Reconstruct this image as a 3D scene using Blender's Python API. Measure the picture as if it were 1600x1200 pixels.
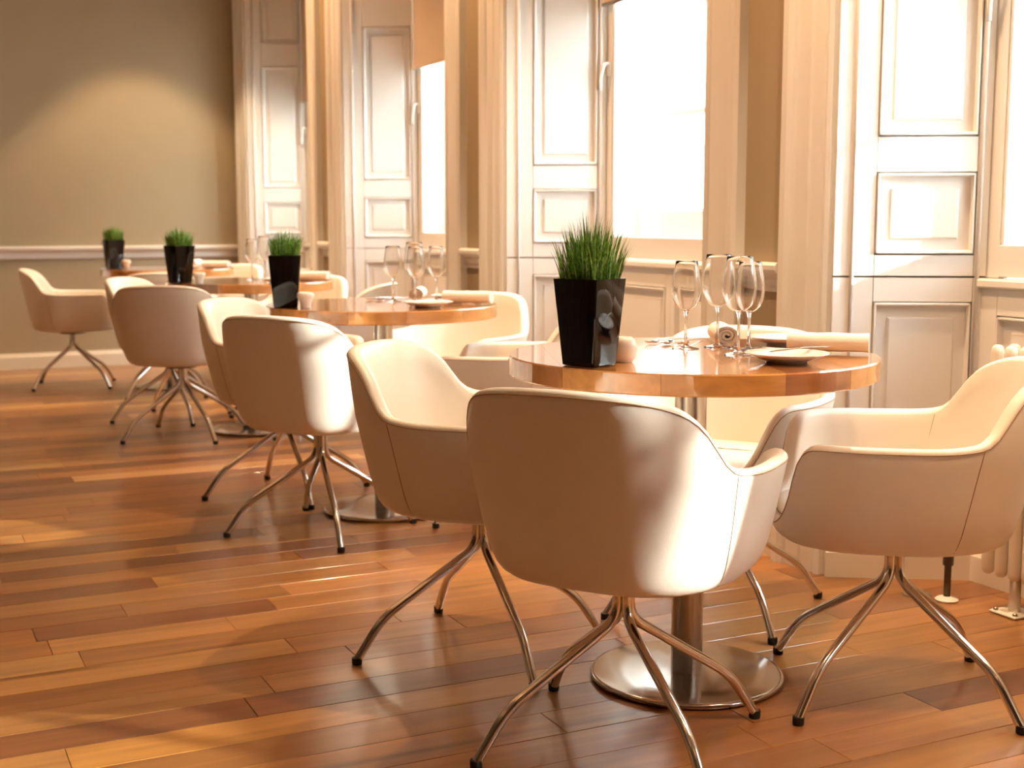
import bpy, bmesh, math, random
from mathutils import Vector, Matrix
R = math.radians
for o in list(bpy.data.objects): bpy.data.objects.remove(o)
S = bpy.context.scene
C = S.collection
random.seed(7)

# ------------------------------------------------------------------ camera
EYE = 1.047
FPX = 2046.0
a1 = Vector((-1000, 255, -FPX)).normalized()
a2 = Vector((4250, 255, -FPX)); a2 = (a2 - a2.dot(a1)*a1).normalized()
a3 = a2.cross(a1)
rot = Matrix(((a2.x, a2.y, a2.z), (a1.x, a1.y, a1.z), (a3.x, a3.y, a3.z)))   # columns = camera axes in the world
cam = bpy.data.cameras.new('camera'); camo = bpy.data.objects.new('camera', cam); C.objects.link(camo)
camo.matrix_world = Matrix.Translation((0, 0, EYE)) @ rot.to_4x4()
cam.sensor_width = 36; cam.lens = FPX/1600*36; cam.clip_start = .05; cam.clip_end = 200
cam.dof.use_dof = True; cam.dof.focus_distance = 2.75; cam.dof.aperture_fstop = 5.0
S.camera = camo

# ------------------------------------------------------------------ light and exposure
S.view_settings.view_transform = 'Standard'; S.view_settings.look = 'None'
S.view_settings.exposure = 0.42; S.view_settings.gamma = 1; S.view_settings.use_curve_mapping = False
w = bpy.data.worlds.new('sky'); S.world = w; w.use_nodes = True
w.node_tree.nodes['Background'].inputs[0].default_value = (.86, .93, 1.0, 1)
w.node_tree.nodes['Background'].inputs[1].default_value = 27.0

def lamp(name, kind, loc, aim, energy, color, **kw):
    l = bpy.data.lights.new(name, kind); l.energy = energy; l.color = color
    for k, v in kw.items(): setattr(l, k, v)
    o = bpy.data.objects.new(name, l); C.objects.link(o); o.location = loc
    d = Vector(aim) - Vector(loc); o.rotation_euler = d.to_track_quat('-Z', 'Y').to_euler()
    return o
SUN_K, SUN_M = 1.0, .45       # the sun travels -1 in x, +SUN_K in y, -SUN_M in z
lamp('sun', 'SUN', (0, 0, 0), (-1, SUN_K, -SUN_M), 12, (1, .95, .86), angle=R(.9))
WARM = (1, .70, .42)
TX = [(1.642, 2.46), (1.63, 4.425), (1.68, 6.445), (1.66, 8.38)]
for i, (x, y) in enumerate([(1.63, .5)] + TX):
    lamp('ceiling_spot_light', 'SPOT', (2.2, y+.3, 3.2), (1.6, y-.05, 0), 190, WARM, spot_size=R(75), spot_blend=.6, shadow_soft_size=.02)
for y in (-.98, 1.18, 3.35, 5.53, 7.7):
    lamp('pier_fill_spot', 'SPOT', (1.35, y, 3.22), (2.5, y, 1.2), 120, (1, .56, .27), spot_size=R(95), spot_blend=.9, shadow_soft_size=.05)  # added warm fill to brighten the window piers and architraves
for x in (1.75, -.9):
    lamp('wall_spot_light', 'SPOT', (x, 9.0, 3.25), (x, 9.02, 0), 120, (1, .68, .38), spot_size=R(76), spot_blend=.3, shadow_soft_size=.03)
for x, y in ((-.6, 1.2), (-.6, 3.6), (-.6, 6.0), (-.6, 8.2), (-2.4, .5), (-2.4, 4.5), (.4, -1.0)):
    lamp('warm_fill_area', 'AREA', (x, y, 3.25), (x, y, 0), 2.0, (1, .48, .19), shape='DISK', size=.7)  # added fill standing in for warm light bounced round the room

# ------------------------------------------------------------------ materials
def mat(name, col, rough=.5, metal=0, spec=.5, coat=0, noise=None, bump=0, bscale=60, trans=0, ior=1.45, emit=None):
    m = bpy.data.materials.new(name); m.use_nodes = True; nt = m.node_tree; b = nt.nodes['Principled BSDF']
    b.inputs['Base Color'].default_value = (*col, 1); b.inputs['Roughness'].default_value = rough
    b.inputs['Metallic'].default_value = metal; b.inputs['Specular IOR Level'].default_value = spec
    b.inputs['Coat Weight'].default_value = coat; b.inputs['Transmission Weight'].default_value = trans
    b.inputs['IOR'].default_value = ior
    if emit: b.inputs['Emission Color'].default_value = (*emit[0], 1); b.inputs['Emission Strength'].default_value = emit[1]
    if noise or bump:
        tc = nt.nodes.new('ShaderNodeTexCoord')
    if noise:
        n = nt.nodes.new('ShaderNodeTexNoise'); n.inputs['Scale'].default_value = noise[0]; n.inputs['Detail'].default_value = 5
        r = nt.nodes.new('ShaderNodeMapRange'); r.inputs[3].default_value = 1-noise[1]; r.inputs[4].default_value = 1+noise[1]
        mx = nt.nodes.new('ShaderNodeMix'); mx.data_type = 'RGBA'; mx.blend_type = 'MULTIPLY'; mx.inputs[0].default_value = 1
        mx.inputs[6].default_value = (*col, 1)
        nt.links.new(tc.outputs['Object'], n.inputs['Vector']); nt.links.new(n.outputs[0], r.inputs[0])
        nt.links.new(r.outputs[0], mx.inputs[7]); nt.links.new(mx.outputs[2], b.inputs['Base Color'])
    if bump:
        n2 = nt.nodes.new('ShaderNodeTexNoise'); n2.inputs['Scale'].default_value = bscale; n2.inputs['Detail'].default_value = 4
        bp = nt.nodes.new('ShaderNodeBump'); bp.inputs['Strength'].default_value = bump; bp.inputs['Distance'].default_value = .002
        nt.links.new(tc.outputs['Object'], n2.inputs['Vector']); nt.links.new(n2.outputs[0], bp.inputs['Height'])
        nt.links.new(bp.outputs[0], b.inputs['Normal'])
    return m
M_wall = mat('olive_wall_paint', (.40, .325, .215), .75, noise=(3, .04), bump=.05)
M_far = mat('dark_unseen_wall', (.20, .13, .075), .6, noise=(3, .1))  # unseen walls made dark to cut the light bounced onto chair backs
M_trim = mat('cream_gloss_paint', (.80, .785, .755), .32, noise=(2, .02), bump=.04, bscale=25)
M_ceil = mat('ceiling_paint', (.55, .44, .31), .8)
M_skirt = mat('skirting_paint', (.78, .70, .58), .4, noise=(6, .05))
M_leather = mat('cream_leather', (.80, .74, .65), .36, noise=(9, .03), bump=.12, bscale=420)
M_seam = mat('brown_thread', (.34, .20, .11), .6)
M_chrome = mat('chrome', (.72, .69, .66), .12, 1, noise=(40, .05))
M_steel = mat('brushed_steel', (.55, .52, .49), .26, 1, noise=(30, .06), bump=.05, bscale=90)
M_disc = mat('polished_steel', (.52, .50, .48), .16, 1, noise=(14, .08))
M_rubber = mat('black_rubber', (.015, .015, .015), .6)
M_pot = mat('black_lacquer', (.003, .003, .004), .03, spec=.38)
M_soil = mat('dark_soil', (.02, .015, .01), .9)
M_ceramic = mat('cream_ceramic', (.85, .76, .66), .35)
M_china = mat('white_china', (.92, .91, .88), .12, coat=.5)
M_linen = mat('white_linen', (.94, .91, .88), .85, noise=(60, .04), bump=.3, bscale=300)
M_cutlery = mat('table_steel', (.62, .60, .58), .14, 1)
M_rad = mat('radiator_enamel', (.80, .72, .60), .35, noise=(5, .03))
M_dark = mat('weathered_metal', (.10, .075, .05), .45, .8, noise=(50, .3))
M_brass = mat('tarnished_brass', (.42, .38, .30), .3, 1)
M_blind = mat('blind_fabric', (.70, .56, .43), .8)
nt = M_blind.node_tree; tl = nt.nodes.new('ShaderNodeBsdfTranslucent'); tl.inputs[0].default_value = (.62, .40, .25, 1)
mxs = nt.nodes.new('ShaderNodeMixShader'); mxs.inputs[0].default_value = .10
nt.links.new(nt.nodes['Principled BSDF'].outputs[0], mxs.inputs[1]); nt.links.new(tl.outputs[0], mxs.inputs[2]); nt.links.new(mxs.outputs[0], nt.nodes['Material Output'].inputs[0])
M_stone = mat('pale_stucco', (.90, .89, .87), .8, noise=(.6, .06))
M_road = mat('pale_paving', (.62, .61, .58), .8, noise=(2, .1))
M_sash = mat('sash_paint', (.85, .85, .83), .4)
M_rwhite = mat('white_plastic', (.82, .80, .74), .35)

def thin_glass(name, tint=(1, 1, 1), k=1.0):
    m = bpy.data.materials.new(name); m.use_nodes = True; nt = m.node_tree; nt.nodes.clear()
    out = nt.nodes.new('ShaderNodeOutputMaterial'); mx = nt.nodes.new('ShaderNodeMixShader')
    tr = nt.nodes.new('ShaderNodeBsdfTransparent'); tr.inputs[0].default_value = (*tint, 1)
    gl = nt.nodes.new('ShaderNodeBsdfGlossy'); gl.inputs['Roughness'].default_value = .02
    lw = nt.nodes.new('ShaderNodeLayerWeight'); lw.inputs[0].default_value = .5        # Schlick reflectance, the same from both sides
    pw = nt.nodes.new('ShaderNodeMath'); pw.operation = 'POWER'; pw.inputs[1].default_value = 5
    mm = nt.nodes.new('ShaderNodeMath'); mm.operation = 'MULTIPLY_ADD'; mm.inputs[1].default_value = .9; mm.inputs[2].default_value = .05*k; mm.use_clamp = True
    nt.links.new(lw.outputs['Facing'], pw.inputs[0]); nt.links.new(pw.outputs[0], mm.inputs[0]); nt.links.new(mm.outputs[0], mx.inputs[0])
    nt.links.new(tr.outputs[0], mx.inputs[1]); nt.links.new(gl.outputs[0], mx.inputs[2]); nt.links.new(mx.outputs[0], out.inputs[0])
    return m
M_pane = thin_glass('window_glass', (.98, .99, .98), 1.0)
M_glass = thin_glass('wine_glass_bowl', (.99, .99, .99), .9)
M_stem = mat('wine_glass_stem', (1, 1, 1), .0, trans=1, ior=1.45)

def wood(name, kind):
    m = bpy.data.materials.new(name); m.use_nodes = True; nt = m.node_tree; b = nt.nodes['Principled BSDF']; L = nt.links
    def N(t, **k):
        n = nt.nodes.new(t)
        for a, v in k.items(): setattr(n, a, v)
        return n
    at = N('ShaderNodeAttribute', attribute_name='tone'); tc = N('ShaderNodeTexCoord')
    mp = N('ShaderNodeMapping'); mp.inputs['Scale'].default_value = (1.1, 16, 16) if kind == 'floor' else (2.2, 14, 14)
    sc = N('ShaderNodeVectorMath', operation='SCALE'); sc.inputs['Scale'].default_value = 37
    ad = N('ShaderNodeVectorMath', operation='ADD')
    geo = N('ShaderNodeNewGeometry')
    L.new(at.outputs['Vector'], sc.inputs[0])
    L.new(tc.outputs['Object'], mp.inputs[0])
    L.new(mp.outputs[0], ad.inputs[0]); L.new(sc.outputs[0], ad.inputs[1])
    n = N('ShaderNodeTexNoise'); n.inputs['Scale'].default_value = 1.6; n.inputs['Detail'].default_value = 7; n.inputs['Distortion'].default_value = .7
    L.new(ad.outputs[0], n.inputs['Vector'])
    n2 = N('ShaderNodeTexNoise'); n2.inputs['Scale'].default_value = .9; n2.inputs['Detail'].default_value = 3; n2.inputs['Distortion'].default_value = 1.2
    mp2 = N('ShaderNodeMapping'); mp2.inputs['Scale'].default_value = (.45, .45, .45); L.new(ad.outputs[0], mp2.inputs[0]); L.new(mp2.outputs[0], n2.inputs['Vector'])
    cr = N('ShaderNodeValToRGB'); e = cr.color_ramp.elements
    e[0].position = .25; e[0].color = (.52, .46, .42, 1); e[1].position = .72; e[1].color = (1.18, 1.12, 1.02, 1)
    L.new(n.outputs[0], cr.inputs[0])
    cr2 = N('ShaderNodeValToRGB'); e = cr2.color_ramp.elements
    e[0].position = .26; e[0].color = (.38, .30, .26, 1); e[1].position = .40; e[1].color = (1, 1, 1, 1)
    L.new(n2.outputs[0], cr2.inputs[0])
    m1 = N('ShaderNodeMix', data_type='RGBA', blend_type='MULTIPLY'); m1.inputs[0].default_value = .75
    L.new(at.outputs['Color'], m1.inputs[6]); L.new(cr.outputs[0], m1.inputs[7])
    m2 = N('ShaderNodeMix', data_type='RGBA', blend_type='MULTIPLY'); m2.inputs[0].default_value = .8
    L.new(m1.outputs[2], m2.inputs[6]); L.new(cr2.outputs[0], m2.inputs[7])
    L.new(m2.outputs[2], b.inputs['Base Color'])
    b.inputs['Roughness'].default_value = .3 if kind == 'floor' else .16
    b.inputs['Coat IOR'].default_value = 1.5 if kind == 'floor' else 1.75; b.inputs['Coat Weight'].default_value = .35 if kind == 'floor' else 1.0; b.inputs['Coat Roughness'].default_value = .12 if kind == 'floor' else .05
    bp = N('ShaderNodeBump'); bp.inputs['Strength'].default_value = .06; bp.inputs['Distance'].default_value = .002
    L.new(n.outputs[0], bp.inputs['Height']); L.new(bp.outputs[0], b.inputs['Normal'])
    return m
M_floor = wood('oiled_floor_wood', 'floor')
M_table = wood('lacquered_table_wood', 'table')

# ------------------------------------------------------------------ helpers
class MB:
    def __init__(s): s.v = []; s.f = []; s.t = []
    def add(s, vs, fs):
        n = len(s.v); s.v += [tuple(v) for v in vs]; s.f += [tuple(i+n for i in f) for f in fs]; return s
    def box(s, x0, x1, y0, y1, z0, z1, Mx=None, bev=0):
        if bev:
            b = bev
            vs = []
            for z, i in ((z0, b), (z0+b, 0), (z1-b, 0), (z1, b)):
                vs += [(x0+i, y0+i, z), (x1-i, y0+i, z), (x1-i, y1-i, z), (x0+i, y1-i, z)]
            fs = [(3, 2, 1, 0), (12, 13, 14, 15)]
            for k in range(3):
                for j in range(4):
                    a = k*4+j; c = k*4+(j+1) % 4; fs.append((a, c, c+4, a+4))
        else:
            vs = [(x0, y0, z0), (x1, y0, z0), (x1, y1, z0), (x0, y1, z0), (x0, y0, z1), (x1, y0, z1), (x1, y1, z1), (x0, y1, z1)]
            fs = [(3, 2, 1, 0), (4, 5, 6, 7), (0, 1, 5, 4), (1, 2, 6, 5), (2, 3, 7, 6), (3, 0, 4, 7)]
        if Mx is not None: vs = [Mx @ Vector(v) for v in vs]
        return s.add(vs, fs)
    def prism(s, poly, z0, z1):       # plan polygon, ccw
        n = len(poly); vs = [(x, y, z0) for x, y in poly]+[(x, y, z1) for x, y in poly]
        fs = [tuple(range(n-1, -1, -1)), tuple(range(n, 2*n))]+[(i, (i+1) % n, n+(i+1) % n, n+i) for i in range(n)]
        return s.add(vs, fs)
    def loft(s, rings, closed=True, cap0=False, cap1=False):
        n = len(rings[0]); vs = [p for r in rings for p in r]; fs = []
        for k in range(len(rings)-1):
            for j in range(n if closed else n-1):
                a = k*n+j; b = k*n+(j+1) % n; fs.append((a, b, b+n, a+n))
        if cap0: fs.append(tuple(range(n-1, -1, -1)))
        if cap1: fs.append(tuple((len(rings)-1)*n+j for j in range(n)))
        return s.add(vs, fs)
    def lathe(s, prof, n=32, c=(0, 0, 0), cap0=False, cap1=False):
        rings = [[(c[0]+r*math.cos(2*math.pi*j/n), c[1]+r*math.sin(2*math.pi*j/n), c[2]+z) for j in range(n)] for r, z in prof]
        return s.loft(rings, True, cap0, cap1)
    def tube(s, pts, r, n=12, caps=True):
        pts = [Vector(p) for p in pts]; rings = []; up = None
        rr = r if isinstance(r, (list, tuple)) else [r]*len(pts)
        for i, p in enumerate(pts):
            t = (pts[min(i+1, len(pts)-1)]-pts[max(i-1, 0)]).normalized()
            if up is None:
                up = t.orthogonal().normalized()
            else:
                up = (up-up.dot(t)*t).normalized()
            b = t.cross(up)
            rings.append([p+rr[i]*(math.cos(2*math.pi*j/n)*up+math.sin(2*math.pi*j/n)*b) for j in range(n)])
        return s.loft(rings, True, caps, caps)
    def obj(s, name, m, parent=None, smooth=False, loc=None, auto=None):
        me = bpy.data.meshes.new(name); me.from_pydata(s.v, [], s.f); me.materials.append(m); me.update()
        if smooth:
            me.polygons.foreach_set('use_smooth', [True]*len(me.polygons))
            if auto: me.set_sharp_from_angle(angle=R(auto))
        o = bpy.data.objects.new(name, me); C.objects.link(o)
        if parent is not None: o.parent = parent
        if loc is not None: o.location = loc
        return o
def tag(o, label=None, cat=None, group=None, kind=None):
    if label: o['label'] = label
    if cat: o['category'] = cat
    if group: o['group'] = group
    if kind: o['kind'] = kind
    return o
def thing(name, loc=(0, 0, 0), rz=0, label=None, cat=None, group=None, kind=None):
    o = bpy.data.objects.new(name, None); C.objects.link(o); o.location = loc; o.rotation_euler = (0, 0, rz); o.empty_display_size = .1
    return tag(o, label, cat, group, kind)
def copy_tree(o, parent=None):
    kids = list(o.children); c = o.copy(); C.objects.link(c)
    if parent is not None: c.parent = parent
    for k in kids: copy_tree(k, c)
    return c
def tones(o, cols):
    me = o.data; at = me.color_attributes.new('tone', 'FLOAT_COLOR', 'CORNER')
    li = 0
    for p in me.polygons:
        c = cols(p) if callable(cols) else cols
        for l in p.loop_indices: at.data[l].color = (*c, 1)
def fillet(pts, r, n=6):
    pts = [Vector(p) for p in pts]; out = [pts[0]]
    for i in range(1, len(pts)-1):
        a = (pts[i-1]-pts[i]); b = (pts[i+1]-pts[i]); ri = r[i] if isinstance(r, (list, tuple)) else r
        ri = min(ri, a.length*.49, b.length*.49); p0 = pts[i]+a.normalized()*ri; p1 = pts[i]+b.normalized()*ri
        for k in range(n+1):
            t = k/n; out.append((1-t)**2*p0+2*t*(1-t)*pts[i]+t*t*p1)
    return out+[pts[-1]]

# ------------------------------------------------------------------ room shell
XW, XF, XO = 2.5, 2.87, 3.12          # wall face, window frame face, outer face
YB, HC, HW = 9.85, 3.3, 2.95
PITCH = 2.18; SPL = .22; OPEN = 1.54; HEAD = 2.95; SILL = .885
IN = [3.01+PITCH*(k-1)+(.015 if k else 0) for k in range(5)]   # far inner edge of each embrasure, k=0..4 (k=1 is the window at the right edge)
XL, YN = -4.0, -2.6

fl = MB().box(XL, XO, YN, YB, -.2, -.022).obj('floor', mat('subfloor', (.03, .015, .008), .9)); tag(fl, kind='structure')
tag(MB().box(XL-.1, XO, YN-.1, YB+.1, HC, HC+.15).obj('ceiling', M_ceil), kind='structure')
wb = tag(MB().box(XL, XO, YB, YB+.15, 0, HC).obj('wall_back', M_wall), kind='structure')
tag(MB().box(XL-.15, XL, YN, YB+.15, 0, HC).obj('wall_left', M_far), kind='structure')
tag(MB().box(XL, XO, YN-.15, YN, 0, HC).obj('wall_near', M_far), kind='structure')

# window wall: solid piers between splayed embrasures, heads over the windows
ww = MB()
edges = []
for k in range(5):
    f = IN[k]; edges.append((f-OPEN, f))
prev = YN; prevs = YN
for (a, b) in edges:
    ww.prism([(XW, prev), (XF, prevs), (XO, prevs), (XO, a+SPL), (XF, a+SPL), (XW, a)], 0, HC)
    prev = b; prevs = b-SPL
ww.prism([(XW, prev), (XF, prevs), (XO, prevs), (XO, YB), (XW, YB)], 0, HC)
for (a, b) in edges:
    ww.prism([(XW, a), (XF, a+SPL), (XO, a+SPL), (XO, b-SPL), (XF, b-SPL), (XW, b)][::-1], HEAD, HC)
    ww.prism([(XF+.004, a+SPL), (XO, a+SPL), (XO, b-SPL), (XF+.004, b-SPL)][::-1], 0, SILL-.03)
for k, (a, b) in enumerate(edges):
    for y0_, y1_ in ((a+SPL, a+SPL+.0018), (b-SPL-.0018, b-SPL)):
        tag(MB().box(XF+.036, XO, y0_, y1_, SILL-.03, HEAD).obj('trim_%d' % (100+k*2+(y0_ > a+.5)), M_sash), kind='structure')
wwo = tag(ww.obj('wall_window_side', M_wall), kind='structure')

def moulding(name, prof, p0, p1, out, z0, m, kind='structure', label=None):
    """profile (out, z) swept in plan from p0 to p1; out = unit plan direction"""
    rings = [[(p[0]+out[0]*u, p[1]+out[1]*u, z0+z) for u, z in prof] for p in (p0, p1)]
    o = MB().loft(rings, True, True, True).obj(name, m); tag(o, label, kind=kind); return o
rail_prof = [(0, 0), (.012, 0), (.016, .012), (.014, .02), (.014, .042), (.022, .05), (.04, .058), (.046, .068), (.046, .082), (.038, .09), (0, .09)]
skirt_prof = [(0, 0), (.018, 0), (.018, .085), (.012, .098), (.008, .112), (0, .112)]
moulding('trim_1', rail_prof, (XL, YB), (XW, YB), (0, -1), .778, M_trim)
moulding('baseboard_back', skirt_prof, (XL, YB), (XW, YB), (0, -1), 0, M_skirt)
moulding('baseboard_left', skirt_prof, (XL, YN), (XL, YB), (1, 0), 0, M_skirt)
moulding('trim_2', rail_prof, (XL, YN), (XL, YB), (1, 0), .778, M_trim)

AW = .21    # architrave width
arch_prof = [(0, 0), (0, .018), (.012, .026), (.024, .02), (.03, .012), (.034, .02), (.085, .02), (.09, .026), (.15, .026), (.156, .036), (.172, .046), (.196, .046), (.21, .036), (.21, 0)]
tn = 3
for k, (a, b) in enumerate(edges):
    for side in (0, 1):
        yy = b if side else a; sg = 1 if side else -1
        if yy+sg*AW > YB: sg_w = (YB-yy)/AW
        else: sg_w = 1
        rings = [[(XW-t, yy+sg*u*sg_w, z) for u, t in arch_prof] for z in (.0, HEAD)]
        tag(MB().loft(rings, True, True, True).obj('trim_%d' % tn, M_trim), kind='structure'); tn += 1
    rings = [[(XW-t, y_, HEAD+u) for u, t in arch_prof] for y_ in (a-AW, min(b+AW, YB))]
    tag(MB().loft(rings, True, True, True).obj('trim_%d' % tn, M_trim), kind='structure'); tn += 1
    nxt = edges[k+1][0]-AW if k < 4 else None
    if nxt and nxt > b+AW:
        moulding('trim_%d' % tn, rail_prof, (XW, b+AW), (XW, nxt), (-1, 0), .83, M_trim); tn += 1
        moulding('baseboard_pier', skirt_prof, (XW, b+AW), (XW, nxt), (-1, 0), 0, M_skirt)
moulding('baseboard_near', skirt_prof, (XW, YN), (XW, edges[0][0]-AW), (-1, 0), 0, M_skirt)

# ---- panelled joinery
def joinery(root, p0, p1, z0, z1, panels, stile=.055, name='panel', skirt=0, thick=.004):
    """panelled board standing on the plan line p0->p1 (room side on the left of the line)"""
    d = Vector((p1[0]-p0[0], p1[1]-p0[1])); Ln = d.length; d.normalize(); n = Vector((-d.y, d.x))
    def P(u, w, z): return (p0[0]+d.x*u+n.x*w, p0[1]+d.y*u+n.y*w, z)
    def slab(mb, u0, u1, w0, w1, za, zb, bev=0):
        vs = []
        b = bev
        base = [P(u0, w0, za), P(u1, w0, za), P(u1, w0, zb), P(u0, w0, zb)]
        top = [P(u0+b, w1, za+b), P(u1-b, w1, za+b), P(u1-b, w1, zb-b), P(u0+b, w1, zb-b)]
        mb.add(base+top, [(0, 1, 2, 3), (7, 6, 5, 4), (4, 5, 1, 0), (5, 6, 2, 1), (6, 7, 3, 2), (7, 4, 0, 3)])
    mb = MB(); slab(mb, 0, Ln, 0, thick, z0, z1); mb.obj('board', M_trim, root)
    us = sorted(set([0, Ln])); pu0 = min(p[0] for p in panels); pu1 = max(p[1] for p in panels)
    for u0, u1 in ((0, pu0), (pu1, Ln)):
        mb = MB(); slab(mb, u0, u1, thick, thick+.014, z0, z1, .001); mb.obj('stile', M_trim, root)
    zs = [z0]+[q for p in sorted(panels, key=lambda p: p[2]) for q in (p[2], p[3])]+[z1]
    for i in range(0, len(zs), 2):
        if zs[i+1]-zs[i] > .002:
            mb = MB(); slab(mb, pu0, pu1, thick, thick+.014, zs[i], zs[i+1], .001); mb.obj('rail', M_trim, root)
    for (u0, u1, za, zb) in panels:
        mb = MB()      # ogee bead inside the frame
        for (a0, a1, c0, c1) in ((u0, u1, za, za+.014), (u0, u1, zb-.014, zb), (u0, u0+.014, za, zb), (u1-.014, u1, za, zb)):
            slab(mb, a0, a1, thick, thick+.019, c0, c1, .005)
        mb.obj('bead', M_trim, root)
        g = .045 if (u1-u0) > .2 else .03
        mb = MB(); slab(mb, u0+g, u1-g, thick, thick+.007, za+g, zb-g, .005); mb.obj(name, M_trim, root)
RL = math.hypot(XF-XW, SPL)
wlab = ['beyond the photo edge nearest the camera', 'right edge', 'middle', 'with the blind half down', 'farthest']
for k, (a, b) in enumerate(edges):
    for side in (0, 1):
        root = thing('shutter', kind='structure'); root.name = 'trim_%d' % tn; tn += 1
        if side: p0, p1 = (XF, b-SPL), (XW, b)       # far reveal, faces the camera
        else: p0, p1 = (XW, a), (XF, a+SPL)
        fu = (lambda u: RL-u) if side else (lambda u: u)
        def PP(u0, u1, z0, z1):
            x, y = fu(u0), fu(u1); return (min(x, y), max(x, y), z0, z1)
        # lower fixed lining with skirting
        joinery(root, p0, p1, 0.0, SILL, [PP(.115, .395, .2, .815)])
        joinery(root, p0, p1, SILL+.004, HEAD, [PP(.115, .395, .95, 1.185), PP(.115, .395, 1.285, 2.15), PP(.115, .395, 2.31, 2.85)])
        # beads: at the arris and where the leaf meets its lining
        d = Vector((p1[0]-p0[0], p1[1]-p0[1])).normalized(); n = Vector((-d.y, d.x))
        for u in (.052, .405):
            q = Vector(p0)+d*fu(u)+n*.02
            MB().tube([(q.x, q.y, .11), (q.x, q.y, HEAD)], .006, 8).obj('bead', M_trim, root, True)
        q0 = Vector(p0)+n*.0; q1 = Vector(p1)+n*.0
        rings = [[(p[0]+n.x*u, p[1]+n.y*u, z) for u, z in [(0, 0), (.036, 0), (.036, .075), (.026, .09), (.02, .1), (0, .1)]] for p in (q0, q1)]
        MB().loft(rings, True, True, True).obj('skirting', M_skirt, root)
    # apron and sill board under the window
    root = thing('trim_%d' % tn, kind='structure'); tn += 1
    ya, yb = a+SPL, b-SPL
    wmid = (yb-ya)/2
    joinery(root, (XF, ya), (XF, ya+wmid), 0.0, SILL-.03, [(.07, wmid-.03, .2, .78)])
    joinery(root, (XF, ya+wmid), (XF, yb), 0.0, SILL-.03, [(.03, wmid-.07, .2, .78)])
    rings = [[(XF-.0-u, y_, z) for u, z in [(0, 0), (.03, 0), (.03, .075), (.02, .09), (0, .1)]] for y_ in (ya, yb)]
    MB().loft(rings, True, True, True).obj('skirting', M_skirt, root)
    sp = [(-.12, 0), (.03, 0), (.036, .006), (.036, .022), (.03, .028), (-.12, .028)]
    rings = [[(XF-u, y_, SILL-.029+z) for u, z in sp] for y_ in (ya+.001, yb-.001)]
    MB().loft(rings, True, True, True).obj('sill_board', M_trim, root)

# ---- windows: inner casement and outer sash with glazing bars, a roller blind in each
def yz(mb, x0, x1, y0, y1, z0, z1): mb.box(x0, x1, y0, y1, z0, z1, None, .003)
for k, (a, b) in enumerate(edges):
    ya, yb = a+SPL+.002, b-SPL-.002
    root = thing('window_%d' % (k+1), kind='structure')
    z0, z1 = SILL, HEAD-.002
    X0, X1 = XF-.005, XF+.035
    fr = .055
    for nm, q in (('stile', (ya, ya+fr, z0, z1)), ('stile', (yb-fr, yb, z0, z1)), ('bottom_rail', (ya+fr, yb-fr, z0+.004, z0+.095)), ('top_rail', (ya+fr, yb-fr, z1-.07, z1))):
        m = MB(); yz(m, X0, X1, *q); m.obj(nm, M_trim, root)
    for y_ in (ya+fr, yb-fr-.012):
        m = MB(); yz(m, X0+.004, X0+.014, y_, y_+.012, z0+.095, z1-.07); m.obj('glazing_bead', M_trim, root)
    MB().box(X0+.018, X0+.022, ya+fr, yb-fr, z0+.095, z1-.07).obj('pane', M_pane, root)
    # outer sash
    XA, XB = 3.03, 3.07
    for nm, q in (('sash_stile', (ya, ya+.06, z0-.0, z1)), ('sash_stile', (yb-.06, yb, z0, z1)), ('sash_rail', (ya+.06, yb-.06, z0, z0+.205)), ('sash_rail', (ya+.06, yb-.06, z1-.07, z1)),
                  ('glazing_bar', ((ya+yb)/2-.012, (ya+yb)/2+.012, z0+.175, z1-.07))):
        m = MB(); yz(m, XA, XB, *q); m.obj(nm, M_sash, root)
    for zz in (1.49, 1.93, 2.43):
        h = .02 if zz == 1.93 else .011
        for q in ((ya+.06, (ya+yb)/2-.012), ((ya+yb)/2+.012, yb-.06)):
            m = MB(); yz(m, XA+.004, XB-.004, q[0], q[1], zz-h, zz+h); m.obj('glazing_bar', M_sash, root)
    MB().box(3.048, 3.052, ya+.06, yb-.06, z0+.09, z1-.07).obj('pane', M_pane, root)
    # casement fastener
    hx = MB().box(X0-.006, X0, yb-.04, yb-.02, 1.66, 1.72, None, .002)
    hd = hx.obj('handle_plate', M_rwhite, root)
    pts = fillet([(X0-.006, yb-.03, 1.71), (X0-.03, yb-.03, 1.71), (X0-.034, yb-.025, 1.68), (X0-.034, yb-.012, 1.655), (X0-.034, yb-.012, 1.60)], .012)
    MB().tube(pts, .0075, 10).obj('handle_lever', M_rwhite, hd, True)
    for zz in (1.02, 2.2):
        hg = MB().tube([(X0-.004, yb-.002, zz-.04), (X0-.004, yb-.002, zz+.04)], .006, 8).obj('hinge', M_brass, root, True)
    zb = {1: 1.96, 2: 1.955, 3: 1.913, 4: 1.9, 0: 1.95}[k]  # the two nearest blinds are unseen, lowered to limit sun patches inside
    bl = thing('roller_blind', (0, 0, 0), 0, {1: 'fawn roller blind of the window at the right edge, unseen, lowered to limit the sun', 2: 'fawn roller blind with its bottom bar at the top of the middle window',
         3: 'fawn roller blind half down over the window behind the second table', 4: 'fawn roller blind on the farthest window', 0: 'fawn roller blind of the window beside the camera, unseen, lowered to limit the sun on the floor'}[k], 'blind', 'roller blinds on the windows')
    xb = XF-.028
    MB().box(xb-.0008, xb+.0008, ya+.015, yb-.012, zb, HEAD-.06).obj('fabric', M_blind, bl)
    MB().tube([(xb, ya+.012, zb), (xb, yb-.01, zb)], .008, 10).obj('bottom_bar', M_steel if k == 2 else M_blind, bl, True)
    MB().tube([(xb, ya+.012, HEAD-.05), (xb, yb-.01, HEAD-.05)], .025, 16).obj('roller', M_blind, bl, True)

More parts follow.
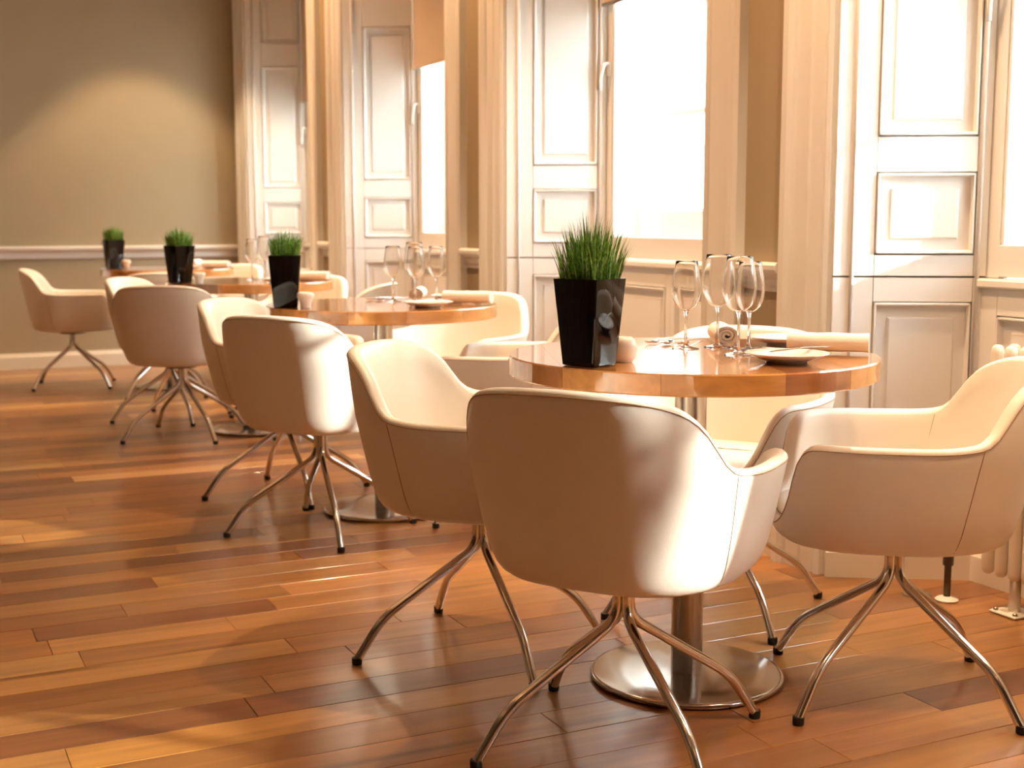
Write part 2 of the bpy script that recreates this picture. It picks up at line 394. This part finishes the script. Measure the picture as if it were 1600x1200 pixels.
# ------------------------------------------------------------------ outside: pale terrace added to keep the sun off the farther windows
st = thing('sun_block_terrace', (9.5, -3.1, -3), 0, 'pale terrace added across the street to keep the sun off the farther windows', 'building')
MB().box(0, 4, 0, 24, 0, 11).obj('wall', M_stone, st)
wp = None
for j in range(8):
    for i in range(3):
        if wp is None:
            wp = MB().box(-.06, 0, -.65, .65, -.1, 0).box(-.04, .0, -.65, -.55, 0, 2).box(-.04, 0, .55, .65, 0, 2).box(-.04, 0, -.65, .65, 2, 2.1).obj('window', M_sash, st, loc=(0, 1.8+j*2.9, 2+i*3.3)); p_ = wp
            pn = MB().box(-.015, -.003, -.55, .55, 0, 2).obj('pane', M_pane, p_)
        else:
            p_ = wp.copy(); C.objects.link(p_); p_.location = (0, 1.8+j*2.9, 2+i*3.3); p_.parent = st
            q_ = pn.copy(); C.objects.link(q_); q_.parent = p_
tag(MB().box(3.3, 60, -60, 60, -3.2, -3.0).obj('street', M_road), kind='structure')

# ------------------------------------------------------------------ floor boards, each its own piece
TONE = [((.36, .158, .042), 6), ((.31, .128, .034), 6), ((.27, .108, .030), 4), ((.42, .20, .060), 4), ((.50, .27, .095), 2), ((.205, .078, .028), 2.5), ((.155, .055, .024), 1.2), ((.33, .145, .045), 4)]
def pick():
    t = random.uniform(0, sum(w_ for _, w_ in TONE)); 
    for c, w_ in TONE:
        t -= w_
        if t <= 0: break
    j = random.uniform(.88, 1.12); return (c[0]*j, c[1]*j*random.uniform(.96, 1.05), c[2]*j*random.uniform(.93, 1.08))
PWD = .122
boards = []
y = YN; row = 0
while y < YB:
    y1 = min(y+PWD, YB); x = XL - random.uniform(0, 1.1)
    while x < XF:
        L_ = random.choice((.45, .62, .8, .95, 1.1, 1.25)); x1 = x+L_
        boards.append((max(x, XL), min(x1, XF), y, y1)); x = x1
    y += PWD
def vis(bd):
    best = 0
    for X_ in (bd[0], (bd[0]+bd[1])/2, bd[1]):
        v = rot.transposed() @ (Vector((X_, (bd[2]+bd[3])/2, 0))-Vector((0, 0, EYE)))
        if v.z < -.2:
            px = 800+FPX*v.x/-v.z; py = 600-FPX*v.y/-v.z
            if -10 < px < 1610 and -10 < py < 1215: best = max(best, 1/(-v.z))
    return best
sc_ = sorted(boards, key=lambda b_: -vis(b_))
near = [b_ for b_ in sc_[:292] if vis(b_) > 0]; ns = set(near)
def board_mb(mb, bd):
    x0, x1, y0, y1 = bd; g = .0007; zt = random.uniform(-.0006, 0); b_ = .0008
    x0 += g; x1 -= g; y0 += g; y1 -= g
    mb.add([(x0, y0, -.0215), (x1, y0, -.0215), (x1, y1, -.0215), (x0, y1, -.0215), (x0, y0, zt-b_), (x1, y0, zt-b_), (x1, y1, zt-b_), (x0, y1, zt-b_),
            (x0+b_, y0+b_, zt), (x1-b_, y0+b_, zt), (x1-b_, y1-b_, zt), (x0+b_, y1-b_, zt)],
           [(3, 2, 1, 0), (0, 1, 5, 4), (1, 2, 6, 5), (2, 3, 7, 6), (3, 0, 4, 7), (4, 5, 9, 8), (5, 6, 10, 9), (6, 7, 11, 10), (7, 4, 8, 11), (8, 9, 10, 11)])
for bd in near:
    mb = MB(); board_mb(mb, bd); o = mb.obj('plank', M_floor, fl); tones(o, pick())
rest = MB(); cols = []
for bd in boards:
    if bd not in ns:
        board_mb(rest, bd); cols.append(pick())
o = rest.obj('plank_field', M_floor, fl); tones(o, lambda p: cols[p.index//10]); tag(o, kind='stuff')

# ------------------------------------------------------------------ tub chair
def interp(x, tab):
    if x <= tab[0][0]: return tab[0][1]
    for (a, u), (b, v) in zip(tab, tab[1:]):
        if x <= b:
            t = (x-a)/(b-a); t = t*t*(3-2*t) if len(tab) > 20 else t; return u+(v-u)*t
    return tab[-1][1]
# rim height by angle from the front (deg)
RIM = [(0, .400), (13, .403), (21, .415), (28, .438), (33, .470), (37, .512), (41, .552), (46, .578), (52, .589), (66, .592), (88, .593), (100, .594), (108, .597), (114, .602), (118, .612), (121.5, .632), (125, .659), (129, .686), (134, .707), (141, .723), (150, .734), (163, .742), (180, .746)]
SIDE = [(.352, .36), (.3525, .62), (.355, .70), (.362, .765), (.374, .812), (.39, .842), (.415, .872), (.46, .91), (.52, .952), (.593, 1.0), (.66, .985), (.75, .945)]
FRNT = [(.345, .30), (.3455, .60), (.348, .74), (.354, .82), (.364, .875), (.38, .91), (.40, .92), (.45, .925), (.52, .935), (.593, .945), (.75, .95)]
BACK = [(.352, .34), (.3525, .58), (.355, .67), (.362, .745), (.374, .79), (.39, .82), (.415, .85), (.46, .885), (.52, .93), (.593, .985), (.75, 1.08)]
def smooth_tab(tab):
    # densify with catmull-rom
    out = []
    for i in range(len(tab)-1):
        p0 = tab[max(i-1, 0)]; p1 = tab[i]; p2 = tab[i+1]; p3 = tab[min(i+2, len(tab)-1)]
        for k in range(4):
            t = k/4; m1 = (p2[1]-p0[1])/(p2[0]-p0[0])*(p2[0]-p1[0]); m2 = (p3[1]-p1[1])/(p3[0]-p1[0])*(p2[0]-p1[0])
            h = (2*t**3-3*t*t+1)*p1[1]+(t**3-2*t*t+t)*m1+(-2*t**3+3*t*t)*p2[1]+(t**3-t*t)*m2
            out.append((p1[0]+(p2[0]-p1[0])*t, h))
    out.append(tab[-1]); return out
RIM = smooth_tab(RIM)
def lin(x, tab):
    if x <= tab[0][0]: return tab[0][1]
    for (a, u), (b, v) in zip(tab, tab[1:]):
        if x <= b: return u+(v-u)*(x-a)/(b-a)
    return tab[-1][1]
def plan(phi, w, inset=0):
    """outer surface of the shell at angle phi (0 = front, ccw) and height w"""
    c, s_ = math.cos(phi), math.sin(phi)
    n = 2.9-.7*max(0, 1-c*5) if c > 0 else 2.2+.6*c*c
    cu = math.copysign(abs(c)**(2/n), c); sv = math.copysign(abs(s_)**(2/n), s_)
    A = (.298*lin(w, FRNT) if c > 0 else .285*lin(w, BACK)); B = .302*lin(w, SIDE)
    return ((A-inset)*cu, (B-inset)*sv)
NP = 96
PH = [2*math.pi*j/NP for j in range(NP)]
def rimh(phi):
    d = math.degrees(phi) % 360
    return lin(d if d <= 180 else 360-d, RIM)
TH = .034
def shell_mesh():
    rings = []
    lv = [0, .006, .022, .05, .09, .15, .24, .36, .5, .64, .78, .9]
    def zb0(p): c = max(math.cos(p), 0)**1.5; return .3525-.007*c
    rings.append([(.5*x, .5*y, .350) for x, y in (plan(p, .3525) for p in PH)])
    for t in lv:
        rings.append([(*plan(p, zb0(p)+(rimh(p)-.012-zb0(p))*t), zb0(p)+(rimh(p)-.012-zb0(p))*t) for p in PH])
    def ring(off, dz): 
        r = []
        for p in PH:
            h = rimh(p); x, y = plan(p, h-.012, off); r.append((x, y, h+dz))
        return r
    rings += [ring(0, -.012), ring(.0015, -.006), ring(.006, -.0015), ring(.013, 0), ring(.021, -.0015), ring(.029, -.006), ring(TH, -.013)]
    for t in (.12, .3, .5, .7, .85, 1):
        r = []
        for p in PH:
            h = rimh(p)-.013; zb_ = .376; z = h+(zb_-h)*t
            x, y = plan(p, z, TH+.012*math.sin(t*math.pi/2)); r.append((x, y, z))
        rings.append(r)
    return MB().loft(rings, True, True, True)
def rim_path(off, dz, rng=None):
    return [(*plan(p, rimh(p)-.012, off), rimh(p)+dz) for p in (rng or PH)]
def make_chair():
    root = thing('tub_chair')
    shell_mesh().obj('shell', M_leather, root, True)
    # welt along the rim
    pts = rim_path(-.0005, -.011); pts.append(pts[0])
    MB().tube(pts, .0011, 6, False).obj('welt', M_seam, root, True)
    # side seams outside and inside
    for sg in (1, -1):
        ph = R(114)*sg
        for off, z0 in ((-.0002, .37), (TH+.008, .44)):
            h = rimh(ph)-.014; q = []
            for i in range(15):
                z = z0+(h-z0)*i/14; o_ = off if off < 0 else TH+.0105*(1-i/14)
                x, y = plan(ph-sg*R(4)*(1-i/14), z, o_); q.append((x, y, z))
            MB().tube(q, .0009, 5).obj('seam', M_seam, root, True)
    # seat cushion
    rr = []
    for z, sc, df in ((.372, .90, -.006), (.380, .965, -.001), (.394, .985, .004), (.408, .985, .004), (.419, .965, 0), (.427, .92, -.01), (.432, .80, -.03), (.434, .5, -.08), (.434, .2, -.12)):
        ring = []
        for p in PH:
            x, y = plan(p, .40, TH+.004)
            c = math.cos(p)
            if c > 0: x = x*(1+.115*c**.5)
            ring.append((x*sc+(.0 if c < 0 else df*.2), y*sc, z))
        rr.append(ring)
    MB().loft(rr, True, True, True).obj('seat_cushion', M_leather, root, True)
    ring = rr[3]; MB().tube([(x*1.002, y*1.002, z+.002) for x, y, z in ring]+[(ring[0][0]*1.002, ring[0][1]*1.002, ring[0][2]+.002)], .0013, 5, False).obj('welt', M_seam, root, True)
    MB().lathe([(.075, .338), (.08, .344), (.08, .3495)], 24, cap0=True, cap1=True).obj('mounting_plate', M_dark, root, True, auto=40)
    a = R(45)
    legp = fillet([(.0135, 0, .343), (.0135, 0, .258), (.255, 0, .105), (.318, 0, .012)], [0, .035, .042, 0], 7)
    for j in range(4):
        r = R(45+90*j); cs, sn = math.cos(r), math.sin(r)
        q = [(p.x*cs, p.x*sn, p.z) for p in legp]
        lg = MB().tube(q, .0105, 14).obj('leg', M_chrome, root, True, auto=50)
        MB().lathe([(.0118, 0), (.0122, .003), (.0122, .016)], 14, (.3195*cs, .3195*sn, 0), True, True).obj('foot_cap', M_rubber, lg, True, auto=50)
    for c_ in root.children:
        if not c_.name.startswith(('leg', 'mounting')): c_.location.z = .005
    return root
proto = make_chair()
CH = [ # x, y, facing deg, label
 (1.31, 2.19, (35, 43), 'nearest cream leather tub chair, its back to the camera, in front of the nearest table'),
 (1.30, 2.85, (-44, -48), 'cream tub chair left of the nearest table, pale seat back showing beside the nearest chair'),
 (2.00, 2.18, (145, 148), 'cream tub chair cut by the right edge of the photo, seen from its side'),
 (2.007, 2.875, 217, 'cream tub chair facing the camera behind the nearest table and its glasses'),
 (1.325, 4.215, 38, 'cream tub chair with its back to the camera in front of the second table'),
 (1.393, 4.86, -46, 'cream tub chair left of the second table, mostly behind the chair in front of it'),
 (2.00, 4.13, 145, 'cream tub chair right of the second table, partly hidden by the near planter'),
 (2.09, 4.86, 217, 'broad cream tub chair facing the camera on the far right of the second table'),
 (1.32, 6.36, 58, 'olive-shaded tub chair with its back to the camera in front of the third table'),
 (1.385, 7.0, -38, 'tub chair with pale inner back just behind the third table front chair'),
 (2.00, 6.12, 143, 'tub chair whose low grey back shows right behind the second table top'),
 (1.99, 6.84, 217, 'tub chair lit peach at the far right of the third table'),
 (1.11, 8.68, -12, 'tub chair standing farthest left against the back wall, turned sideways'),
 (1.56, 8.00, 77, 'tub chair in front of the farthest table, only its mauve back top showing'),
 (2.21, 8.14, 143, 'tub chair right of the farthest table, hidden behind the third table'),
 (2.06, 8.82, 217, 'tub chair peeping out at the right end of the farthest table'),
]
for i, (x, y, a, lb) in enumerate(CH):
    o = proto if i == 0 else copy_tree(proto)
    la = a
    if isinstance(a, tuple): a, la = a      # the seat swivels on its star base
    o.location = (x, y, 0.0012); o.rotation_euler = (0, 0, R(a))
    for c_ in o.children:
        if c_.name.startswith('leg'): c_.rotation_euler = (0, 0, R(la-a))
    
    if i == 8:      # one foot stands on the edge of the table's base disc, as in the photo
        th = R(17); ax = Vector((math.sin(th), -math.cos(th), 0)); o.rotation_mode = 'QUATERNION'
        o.rotation_quaternion = Matrix.Rotation(math.asin(.0155/.64), 3, ax).to_quaternion() @ o.rotation_euler.to_quaternion(); o.location.z = .0092
    tag(o, lb, 'chair', 'cream tub chairs around the round tables')

# ------------------------------------------------------------------ tables
TR = .412
def make_table(i, x, y):
    root = thing('pedestal_table', (x, y, .0012), 0,
       ['nearest round wooden pedestal table with polished top', 'second round wooden pedestal table from the camera', 'third round wooden pedestal table from the camera', 'farthest round wooden pedestal table by the back wall'][i], 'table', 'round tables in a row along the windows')
    # top made of staves glued side by side
    rs = random.Random(31+i); cuts = [-TR]
    fixed = {0: [-.32, -.14, .105, .26]}.get(i, [-.3, -.1, .09, .28])
    cuts += fixed+[TR]
    rt = Matrix.Rotation(R(-22), 4, 'Z')
    pal = [(.56, .24, .075), (.74, .35, .10), (.70, .32, .09), (.46, .17, .05), (.68, .33, .11)]
    if i: pal = [(.55, .24, .07), (.62, .27, .08), (.74, .35, .11), (.70, .32, .10), (.72, .34, .11)]
    if i == 2: pal[0] = (.30, .11, .04); pal[1] = (.26, .10, .035)
    for k in range(5):
        a, b = cuts[k], cuts[k+1]; n = 18; e = .0003
        pts = []
        xs = [a+e+(b-a-2*e)*(.5-.5*math.cos(math.pi*j/n)) for j in range(n+1)]
        for bev, z in ((.003, .705), (0, .708), (0, .747), (.003, .75)):
            r_ = TR-bev
            f_ = lambda X_: math.sqrt(max(r_*r_-min(abs(X_), r_)**2, 0))
            xx = [max(min(q, r_), -r_) for q in xs]
            pts.append([(q, -f_(q), z) for q in xx]+[(q, f_(q), z) for q in reversed(xx)])
        mb = MB().loft([[tuple(rt @ Vector(p)) for p in r_] for r_ in pts], True, True, True)
        o = mb.obj('stave', M_table, root); tones(o, pal[k])
    MB().lathe([(.0, .700), (.12, .700), (.12, .7045), (0, .7045)], 32).obj('top_plate', M_dark, root)
    MB().lathe([(.036, .014), (.036, .70)], 32, cap1=True).obj('column', M_steel, root, True, auto=40)
    MB().lathe([(0, 0), (.218, 0), (.2215, .003), (.2225, .008), (.220, .012), (.213, .0135), (.14, .0155), (.0, .0158)], 72).obj('base_disc', M_disc, root, True, auto=60)
    return root
tabs = [make_table(i, x, y) for i, (x, y) in enumerate(TX)]
ZT = .7513

# ------------------------------------------------------------------ table-top things
def sq(s, z, rot_, r=.006, n=3):
    pts = []
    for q, (sx, sy) in enumerate(((1, 1), (-1, 1), (-1, -1), (1, -1))):
        for k in range(n+1):
            t = R(90*q+90*k/n); pts.append((sx*(s-r)+r*math.cos(t), sy*(s-r)+r*math.sin(t), z))
    return pts
def make_planter(seed, gh=.125):
    root = thing('grass_planter')
    s0, s1, h = .041, .055, .178
    def s_(z): return s0+(s1-s0)*z/h
    rings = [sq(s0-.004, 0, 0), sq(s0, .002, 0)]+[sq(s_(z), z, 0) for z in (.05, .1, .15)]+[sq(s1, h, 0), sq(s1-.004, h, 0), sq(s1-.0055, h-.02, 0), sq(s_(.13)-.006, .14, 0)]
    MB().loft(rings, True, True, False).obj('pot', M_pot, root, True, auto=18)
    MB().loft([sq(s_(.155)-.004, .15, 0), sq(s_(.158)-.004, .158, 0)], True, True, True).obj('soil', M_soil, root)
    rs = random.Random(seed); mb = MB(); n = 520
    for j in range(n):
        bx, by = rs.uniform(-.044, .044), rs.uniform(-.044, .044)
        d = math.hypot(bx, by)/.05; L_ = gh*rs.uniform(.62, 1.0)*(1.10-.30*d)
        lean = .05+.26*d*rs.uniform(.3, 1.2); th = math.atan2(by, bx)+rs.gauss(0, .5); w_ = rs.uniform(.0016, .0028)
        tw = rs.uniform(0, math.pi); wx, wy = math.cos(tw)*w_, math.sin(tw)*w_; vs = []
        m = 4
        for k in range(m+1):
            t = k/m; z = .157+L_*(t-.12*lean*t*t); rr_ = L_*lean*(t**1.7); ww_ = (1-t**1.6)
            cx, cy = bx+rr_*math.cos(th), by+rr_*math.sin(th)
            if k < m: vs += [(cx-wx*ww_, cy-wy*ww_, z), (cx+wx*ww_, cy+wy*ww_, z)]
            else: vs.append((cx, cy, z))
        fs = [(2*k, 2*k+1, 2*k+3, 2*k+2) for k in range(m-1)]+[(2*m-2, 2*m-1, 2*m)]
        mb.add(vs, fs)
    g = mb.obj('grass', M_grass, root, True); tag(g, kind='stuff')
    return root
M_grass = mat('artificial_grass', (.07, .19, .02), .45)
nt = M_grass.node_tree; geo = nt.nodes.new('ShaderNodeTexCoord'); sx = nt.nodes.new('ShaderNodeSeparateXYZ'); nt.links.new(geo.outputs['Object'], sx.inputs[0])
ng = nt.nodes.new('ShaderNodeTexNoise'); ng.inputs['Scale'].default_value = 130; nt.links.new(geo.outputs['Object'], ng.inputs['Vector'])
mr = nt.nodes.new('ShaderNodeMapRange'); mr.inputs[1].default_value = .30; mr.inputs[2].default_value = .70; nt.links.new(ng.outputs[0], mr.inputs[0])
crg = nt.nodes.new('ShaderNodeValToRGB'); crg.color_ramp.elements[0].color = (.03, .11, .015, 1); crg.color_ramp.elements[1].color = (.28, .50, .07, 1); nt.links.new(mr.outputs[0], crg.inputs[0])
nt.links.new(crg.outputs[0], nt.nodes['Principled BSDF'].inputs['Base Color'])

ord_ = ['nearest', 'second', 'third', 'farthest']
PL = [(1.318, 2.352, 25), (1.268, 4.40, 72), (1.31, 6.335, 20), (1.335, 8.40, 10)]
for i, (x, y, r_) in enumerate(PL):
    o = make_planter(11+i, .158 if i == 0 else .118); o.name = 'grass_planter'
    o.location = (x, y, ZT+.0006); o.rotation_euler = (0, 0, R(r_))
    tag(o, 'glossy black square planter of green grass on the %s table' % ord_[i], 'planter', 'black planters of grass on the tables')

def make_cup(kind):
    root = thing('tealight_holder')
    if kind == 0: prof = [(.0, 0), (.017, 0), (.0195, .002), (.024, .012), (.0272, .025), (.0272, .036), (.0235, .046), (.016, .0525), (.0125, .0535), (.011, .050), (.0135, .043), (.018, .034), (.0185, .02), (0, .014)]
    else: prof = [(.0, 0), (.0165, 0), (.0175, .003), (.0165, .012), (.0205, .024), (.0285, .038), (.0295, .046), (.0265, .052), (.018, .055), (.014, .052), (.0175, .044), (.019, .035), (.012, .024), (0, .02)]
    MB().lathe(prof, 32).obj('cup', M_ceramic, root, True)
    MB().lathe([(0, .036), (.0125, .036), (.0125, .04), (0, .0405)], 16).obj('candle', mat('wax', (.85, .8, .7), .5), root, True, auto=40)
    return root
CU = [(1.413, 2.372, 0), (1.315, 4.325, 1), (1.375, 6.22, 1), (1.40, 8.36, 1)]
for i, (x, y, k) in enumerate(CU):
    o = make_cup(k); o.location = (x, y, ZT); tag(o, 'small cream ceramic tealight holder beside the planter on the %s table' % ord_[i], 'candle holder', 'tealight holders on the tables')

def make_glass(big):
    root = thing('wine_glass'); q = 1.07 if big else 1.0; wd = 1.14 if big else 1.0
    bowl = [(.004, .088), (.008, .0895), (.016, .094), (.024, .102), (.0295, .112), (.0325, .124), (.0335, .136), (.0325, .152), (.030, .172), (.0268, .192), (.0255, .2035)]
    bowl = [(r_*wd, z*q) for r_, z in bowl]
    MB().lathe(bowl+[(bowl[-1][0]-.0005, bowl[-1][1]+.0006)]+[(max(r_-.0011, .0), z+.0004) for r_, z in reversed(bowl)], 48, cap0=False).obj('bowl', M_stem, root, True)
    st_ = [(.0, .0925), (.010, .0925), (.0055, .086), (.0038, .076), (.0033, .05), (.0035, .02), (.0055, .010), (.012, .0055), (.024, .003), (.031, .0018), (.0315, .0008), (.031, 0), (0, 0)]
    MB().lathe([(r_, z*q if z > .04 else z) for r_, z in reversed(st_)], 32).obj('stem', M_stem, root, True)
    return root
gs, gb = make_glass(False), make_glass(True)
GL = [(0, .046, .095, 0, 'left-hand wine glass standing apart on the nearest table'), (0, .135, .095, 1, 'tallest wine glass on the nearest table, in the middle'),
      (0, .078, -.068, 1, 'front wine glass of the overlapping pair on the nearest table'), (0, .147, -.012, 0, 'smaller wine glass half hidden at the right of the pair on the nearest table'),
      (1, .085, .115, 0, 'left-hand wine glass on the second table'), (1, .150, .065, 1, 'larger wine glass in the cluster on the second table'), (1, .125, -.008, 0, 'front wine glass in the cluster on the second table'), (1, .224, .035, 0, 'right-hand wine glass in the cluster on the second table'),
      (2, .03, .085, 0, 'wine glass on the third table left of the nearer planter'), (2, .10, .105, 1, 'larger wine glass on the third table close to the nearer planter'), (2, .12, .0, 0, 'wine glass on the third table almost behind the nearer planter'),
      (3, .055, .12, 0, 'wine glass on the farthest table behind the third planter'), (3, .12, .08, 1, 'larger wine glass on the farthest table'), ]
ug = [0, 0]
for (t, dx, dy, big, lb) in GL:
    p_ = gb if big else gs
    o = p_ if not ug[big] else copy_tree(p_); ug[big] = 1
    o.location = (TX[t][0]+dx, TX[t][1]+dy, ZT); tag(o, lb, 'wine glass', 'wine glasses on the tables')

def make_plate():
    root = thing('side_plate')
    MB().lathe([(0, .003), (.038, .003), (.040, 0), (.043, 0), (.045, .004), (.058, .0075), (.074, .014), (.0875, .0195), (.0885, .0205), (.0875, .0215), (.074, .0175), (.056, .0125), (.048, .0095), (0, .009)], 56).obj('plate', M_china, root, True)
    return root
def make_napkin(L_, seed):
    root = thing('rolled_napkin'); n = 84; turns = 2.6; rs = random.Random(seed)
    out = []; inn = []; th = .0066
    for k in range(n+1):
        t = k/n; a = t*turns*2*math.pi; r_ = .004+.0215*t
        out.append((a, r_+th/2)); inn.append((a, r_-th/2))
    prof = [(r_*math.cos(a), r_*math.sin(a)) for a, r_ in out]+[(r_*math.cos(a), r_*math.sin(a)) for a, r_ in reversed(inn)]
    rings = []
    for k in range(9):
        x = -L_/2+L_*k/8; f = 1+.03*math.sin(k*1.7+seed)
        rings.append([(x+.002*math.sin(a_*9), a_*f*1.05, .0238+b_*.88*f) for a_, b_ in prof])
    mb = MB(); m = len(prof); vs = [p for r_ in rings for p in r_]; fs = []
    for k in range(8):
        for j in range(m): a_, b_ = k*m+j, k*m+(j+1) % m; fs.append((a_, b_, b_+m, a_+m))
    for base in (0, 8*m):
        for j in range(n): 
            q = (base+j, base+j+1, base+m-2-j, base+m-1-j); fs.append(q if base else q[::-1])
    mb.add(vs, fs); mb.obj('cloth', M_linen, root, True, auto=60)
    return root
def flatbar(prof, z0=.002, th=.0022):
    """prof: list of (x, halfwidth, zlift)"""
    rings = []
    for x, hw, z in prof:
        rings.append([(x, -hw, z0+z), (x, -hw*.5, z0+z-th*.4), (x, hw*.5, z0+z-th*.4), (x, hw, z0+z), (x, hw*.5, z0+z+th*.6), (x, -hw*.5, z0+z+th*.6)])
    return MB().loft(rings, True, True, True)
HANDLE = [(-.10, .004, .001), (-.098, .006, .001), (-.085, .0062, .0015), (-.05, .0048, .003), (-.01, .0034, .0045)]
def make_knife():
    root = thing('table_knife')
    flatbar(HANDLE+[(.005, .0042, .0045)]).obj('handle', M_cutlery, root, True, auto=60)
    flatbar([(.005, .005, .0045), (.02, .0085, .0042), (.05, .0095, .004), (.08, .009, .0035), (.098, .006, .003), (.106, .001, .003)], th=.0014).obj('blade', M_cutlery, root, True, auto=60)
    return root
def make_fork():
    root = thing('table_fork')
    flatbar(HANDLE+[(.02, .003, .006), (.035, .006, .005), (.045, .0115, .003)]).obj('handle', M_cutlery, root, True, auto=60)
    for j in range(4):
        y0 = -.0096+.0064*j
        mb = MB(); rings = [[(x, y0-h, .002+z), (x, y0, .0008+z), (x, y0+h, .002+z), (x, y0, .0035+z)] for x, h, z in ((.043, .0022, .0028), (.055, .0017, .001), (.07, .0015, .002), (.085, .0013, .005), (.092, .0004, .0075))]
        mb.loft(rings, True, True, True).obj('tine', M_cutlery, root, True, auto=60)
    return root
def make_spoon():
    root = thing('spoon')
    flatbar(HANDLE+[(.03, .003, .006), (.042, .005, .005)]).obj('handle', M_cutlery, root, True, auto=60)
    rings = []
    for t in range(9):
        x = .04+.052*t/8; hw = .0175*math.sin(math.pi*min(max(t/8*.96+.03, 0), 1))**.6; dp = .0055*math.sin(math.pi*t/8)
        rings.append([(x, hw*c_, .0075-dp*(1-c_*c_)) for c_ in (-1, -.7, -.35, 0, .35, .7, 1)]+[(x, hw*c_, .0066-dp*(1-c_*c_)) for c_ in (1, .7, .35, 0, -.35, -.7, -1)])
    MB().loft(rings, True, True, True).obj('bowl', M_cutlery, root, True)
    return root
def put(o, x, y, z, rz, lb, cat, grp, ry=0, rx=0):
    o.location = (x, y, z); o.rotation_euler = (rx, ry, rz); tag(o, lb, cat, grp); return o
def ang(x0, y0, x1, y1): return math.atan2(y1-y0, x1-x0)
P0, K0, F0, S0 = make_plate(), make_knife(), make_fork(), make_spoon()
used = set()
def inst(p_):
    if p_ in used: return copy_tree(p_)
    used.add(p_); return p_
for i, (tx, ty) in enumerate(TX):
    on = 'on the %s table' % ord_[i]
    px, py = tx+.075, ty-.245
    put(inst(P0), px, py, ZT, 0, 'white side plate with a knife across it at the front right ' + on, 'plate', 'side plates on the tables')
    put(inst(P0), tx+.312, ty+.07, ZT, 0, 'white side plate behind the rolled napkin at the back ' + on, 'plate', 'side plates on the tables')
    kr = ang(px+.09, py+.03, px-.10, py-.025)
    put(inst(K0), px+.045, py+.012, ZT+.0212, kr, 'steel knife lying across the front side plate ' + on, 'knife', 'table knives on the tables')
    nx0, ny0, nx1, ny1 = tx+.20, ty-.085, tx+.335, ty-.205
    nr = ang(nx0, ny0, nx1, ny1)
    n1 = make_napkin(.178, i); put(n1, (nx0+nx1)/2+.008, (ny0+ny1)/2+.012, ZT, nr, 'white napkin rolled lengthwise behind the front plate ' + on, 'napkin', 'rolled napkins on the tables')
    cx, cy = nx0-.045*math.cos(nr), ny0-.045*math.sin(nr)
    put(inst(F0), cx+.025, cy+.012, ZT+.001, nr+math.pi+.10, 'steel fork poking out of the rolled napkin ' + on, 'fork', 'table forks on the tables')
    put(inst(K0), cx+.01, cy-.02, ZT+.0, nr+math.pi-.12, 'steel knife poking out of the rolled napkin ' + on, 'knife', 'table knives on the tables')
    n2 = make_napkin(.165, i+5); a_ = R(62); put(n2, tx+.175+.083*math.cos(a_), ty+.113+.083*math.sin(a_), ZT, a_+math.pi, 'rolled napkin with its spiral end towards the camera ' + on, 'napkin', 'rolled napkins on the tables')
    if i < 2:
        put(inst(F0), tx+.090, ty+.274, ZT, R(220), 'left steel fork of the pair behind the glasses ' + on, 'fork', 'table forks on the tables')
        put(inst(F0), tx+.140, ty+.216, ZT, R(220), 'right steel fork of the pair behind the glasses ' + on, 'fork', 'table forks on the tables')
        put(inst(S0), tx+.115, ty+.245, ZT, R(220), 'steel spoon between the two forks behind the glasses ' + on, 'spoon', 'spoons on the tables')

# ------------------------------------------------------------------ column radiator under the window at the right edge
rad = thing('column_radiator', (2.70, 2.55, 0), 0, 'cream column radiator under the window at the right edge', 'radiator')
pit = .046; ncol = 26
sec = None
for j in range(ncol):
    if sec is None:
        mb = MB()
        for dx in (-.03, .03):
            pts = [(dx, 0, .10), (dx, 0, .105), (dx, 0, .12), (dx, 0, .70), (dx, 0, .715), (dx, 0, .72)]
            mb.tube(pts, [.008, .014, .0175, .0175, .014, .008], 12)
        for zz in (.15, .67): mb.tube([(-.03, 0, zz), (.03, 0, zz)], .015, 10)
        sec = mb.obj('column', M_rad, rad, True, auto=60)
    else:
        q = sec.copy(); C.objects.link(q); q.location = (0, -pit*j, 0); q.parent = rad
for zz in (.15, .67): MB().tube([(0, .02, zz), (0, -pit*ncol+.03, zz)], .013, 12).obj('header_tube', M_rad, rad, True)
for yy in (-.07, -1.05):
    ft = MB().tube([(0, yy, .006), (0, yy, .12)], .015, 12).obj('foot_post', M_rad, rad, True)
    MB().box(-.045, .045, yy-.045, yy+.045, 0.0015, .008, None, .002).obj('foot_plate', M_rwhite, ft)
    for sx_, sy_ in ((-.033, -.033), (.033, .033), (-.033, .033), (.033, -.033)):
        MB().lathe([(.007, 0), (.007, .004), (.004, .007), (0, .008)], 10, (sx_, yy+sy_, .008)).obj('bolt', M_brass, ft, True)
vp = thing('radiator_pipe', (2.63, 2.655, 0.0012), 0, 'dark metal radiator pipe rising from a round white floor collar', 'pipe')
MB().tube([(0, 0, 0), (0, 0, .17)], .0095, 12).obj('pipe', M_dark, vp, True)
MB().tube([(0, 0, .10), (0, 0, .13)], .0145, 8).obj('nut', M_dark, vp)
MB().tube([(0, 0, .15), (.05, 0, .15)], .008, 10).obj('elbow', M_brass, vp, True)
MB().lathe([(.0, 0), (.031, 0), (.032, .003), (.026, .008), (.012, .012), (0, .012)], 28).obj('collar', M_rwhite, vp, True, auto=60)
fs_ = thing('floor_outlet', (2.60, 2.74, 0.0), 0, 'round tarnished metal floor outlet cover by the skirting', 'floor outlet')
MB().lathe([(0, 0.0005), (.04, 0.0005), (.041, .002), (.036, .0045), (.022, .0045), (.021, .0035), (0, .0035)], 36).obj('cover', M_brass, fs_, True, auto=40)
MB().lathe([(0, .0036), (.018, .0036), (.0185, .0055), (0, .0058)], 28).obj('cap', M_dark, fs_, True, auto=40)
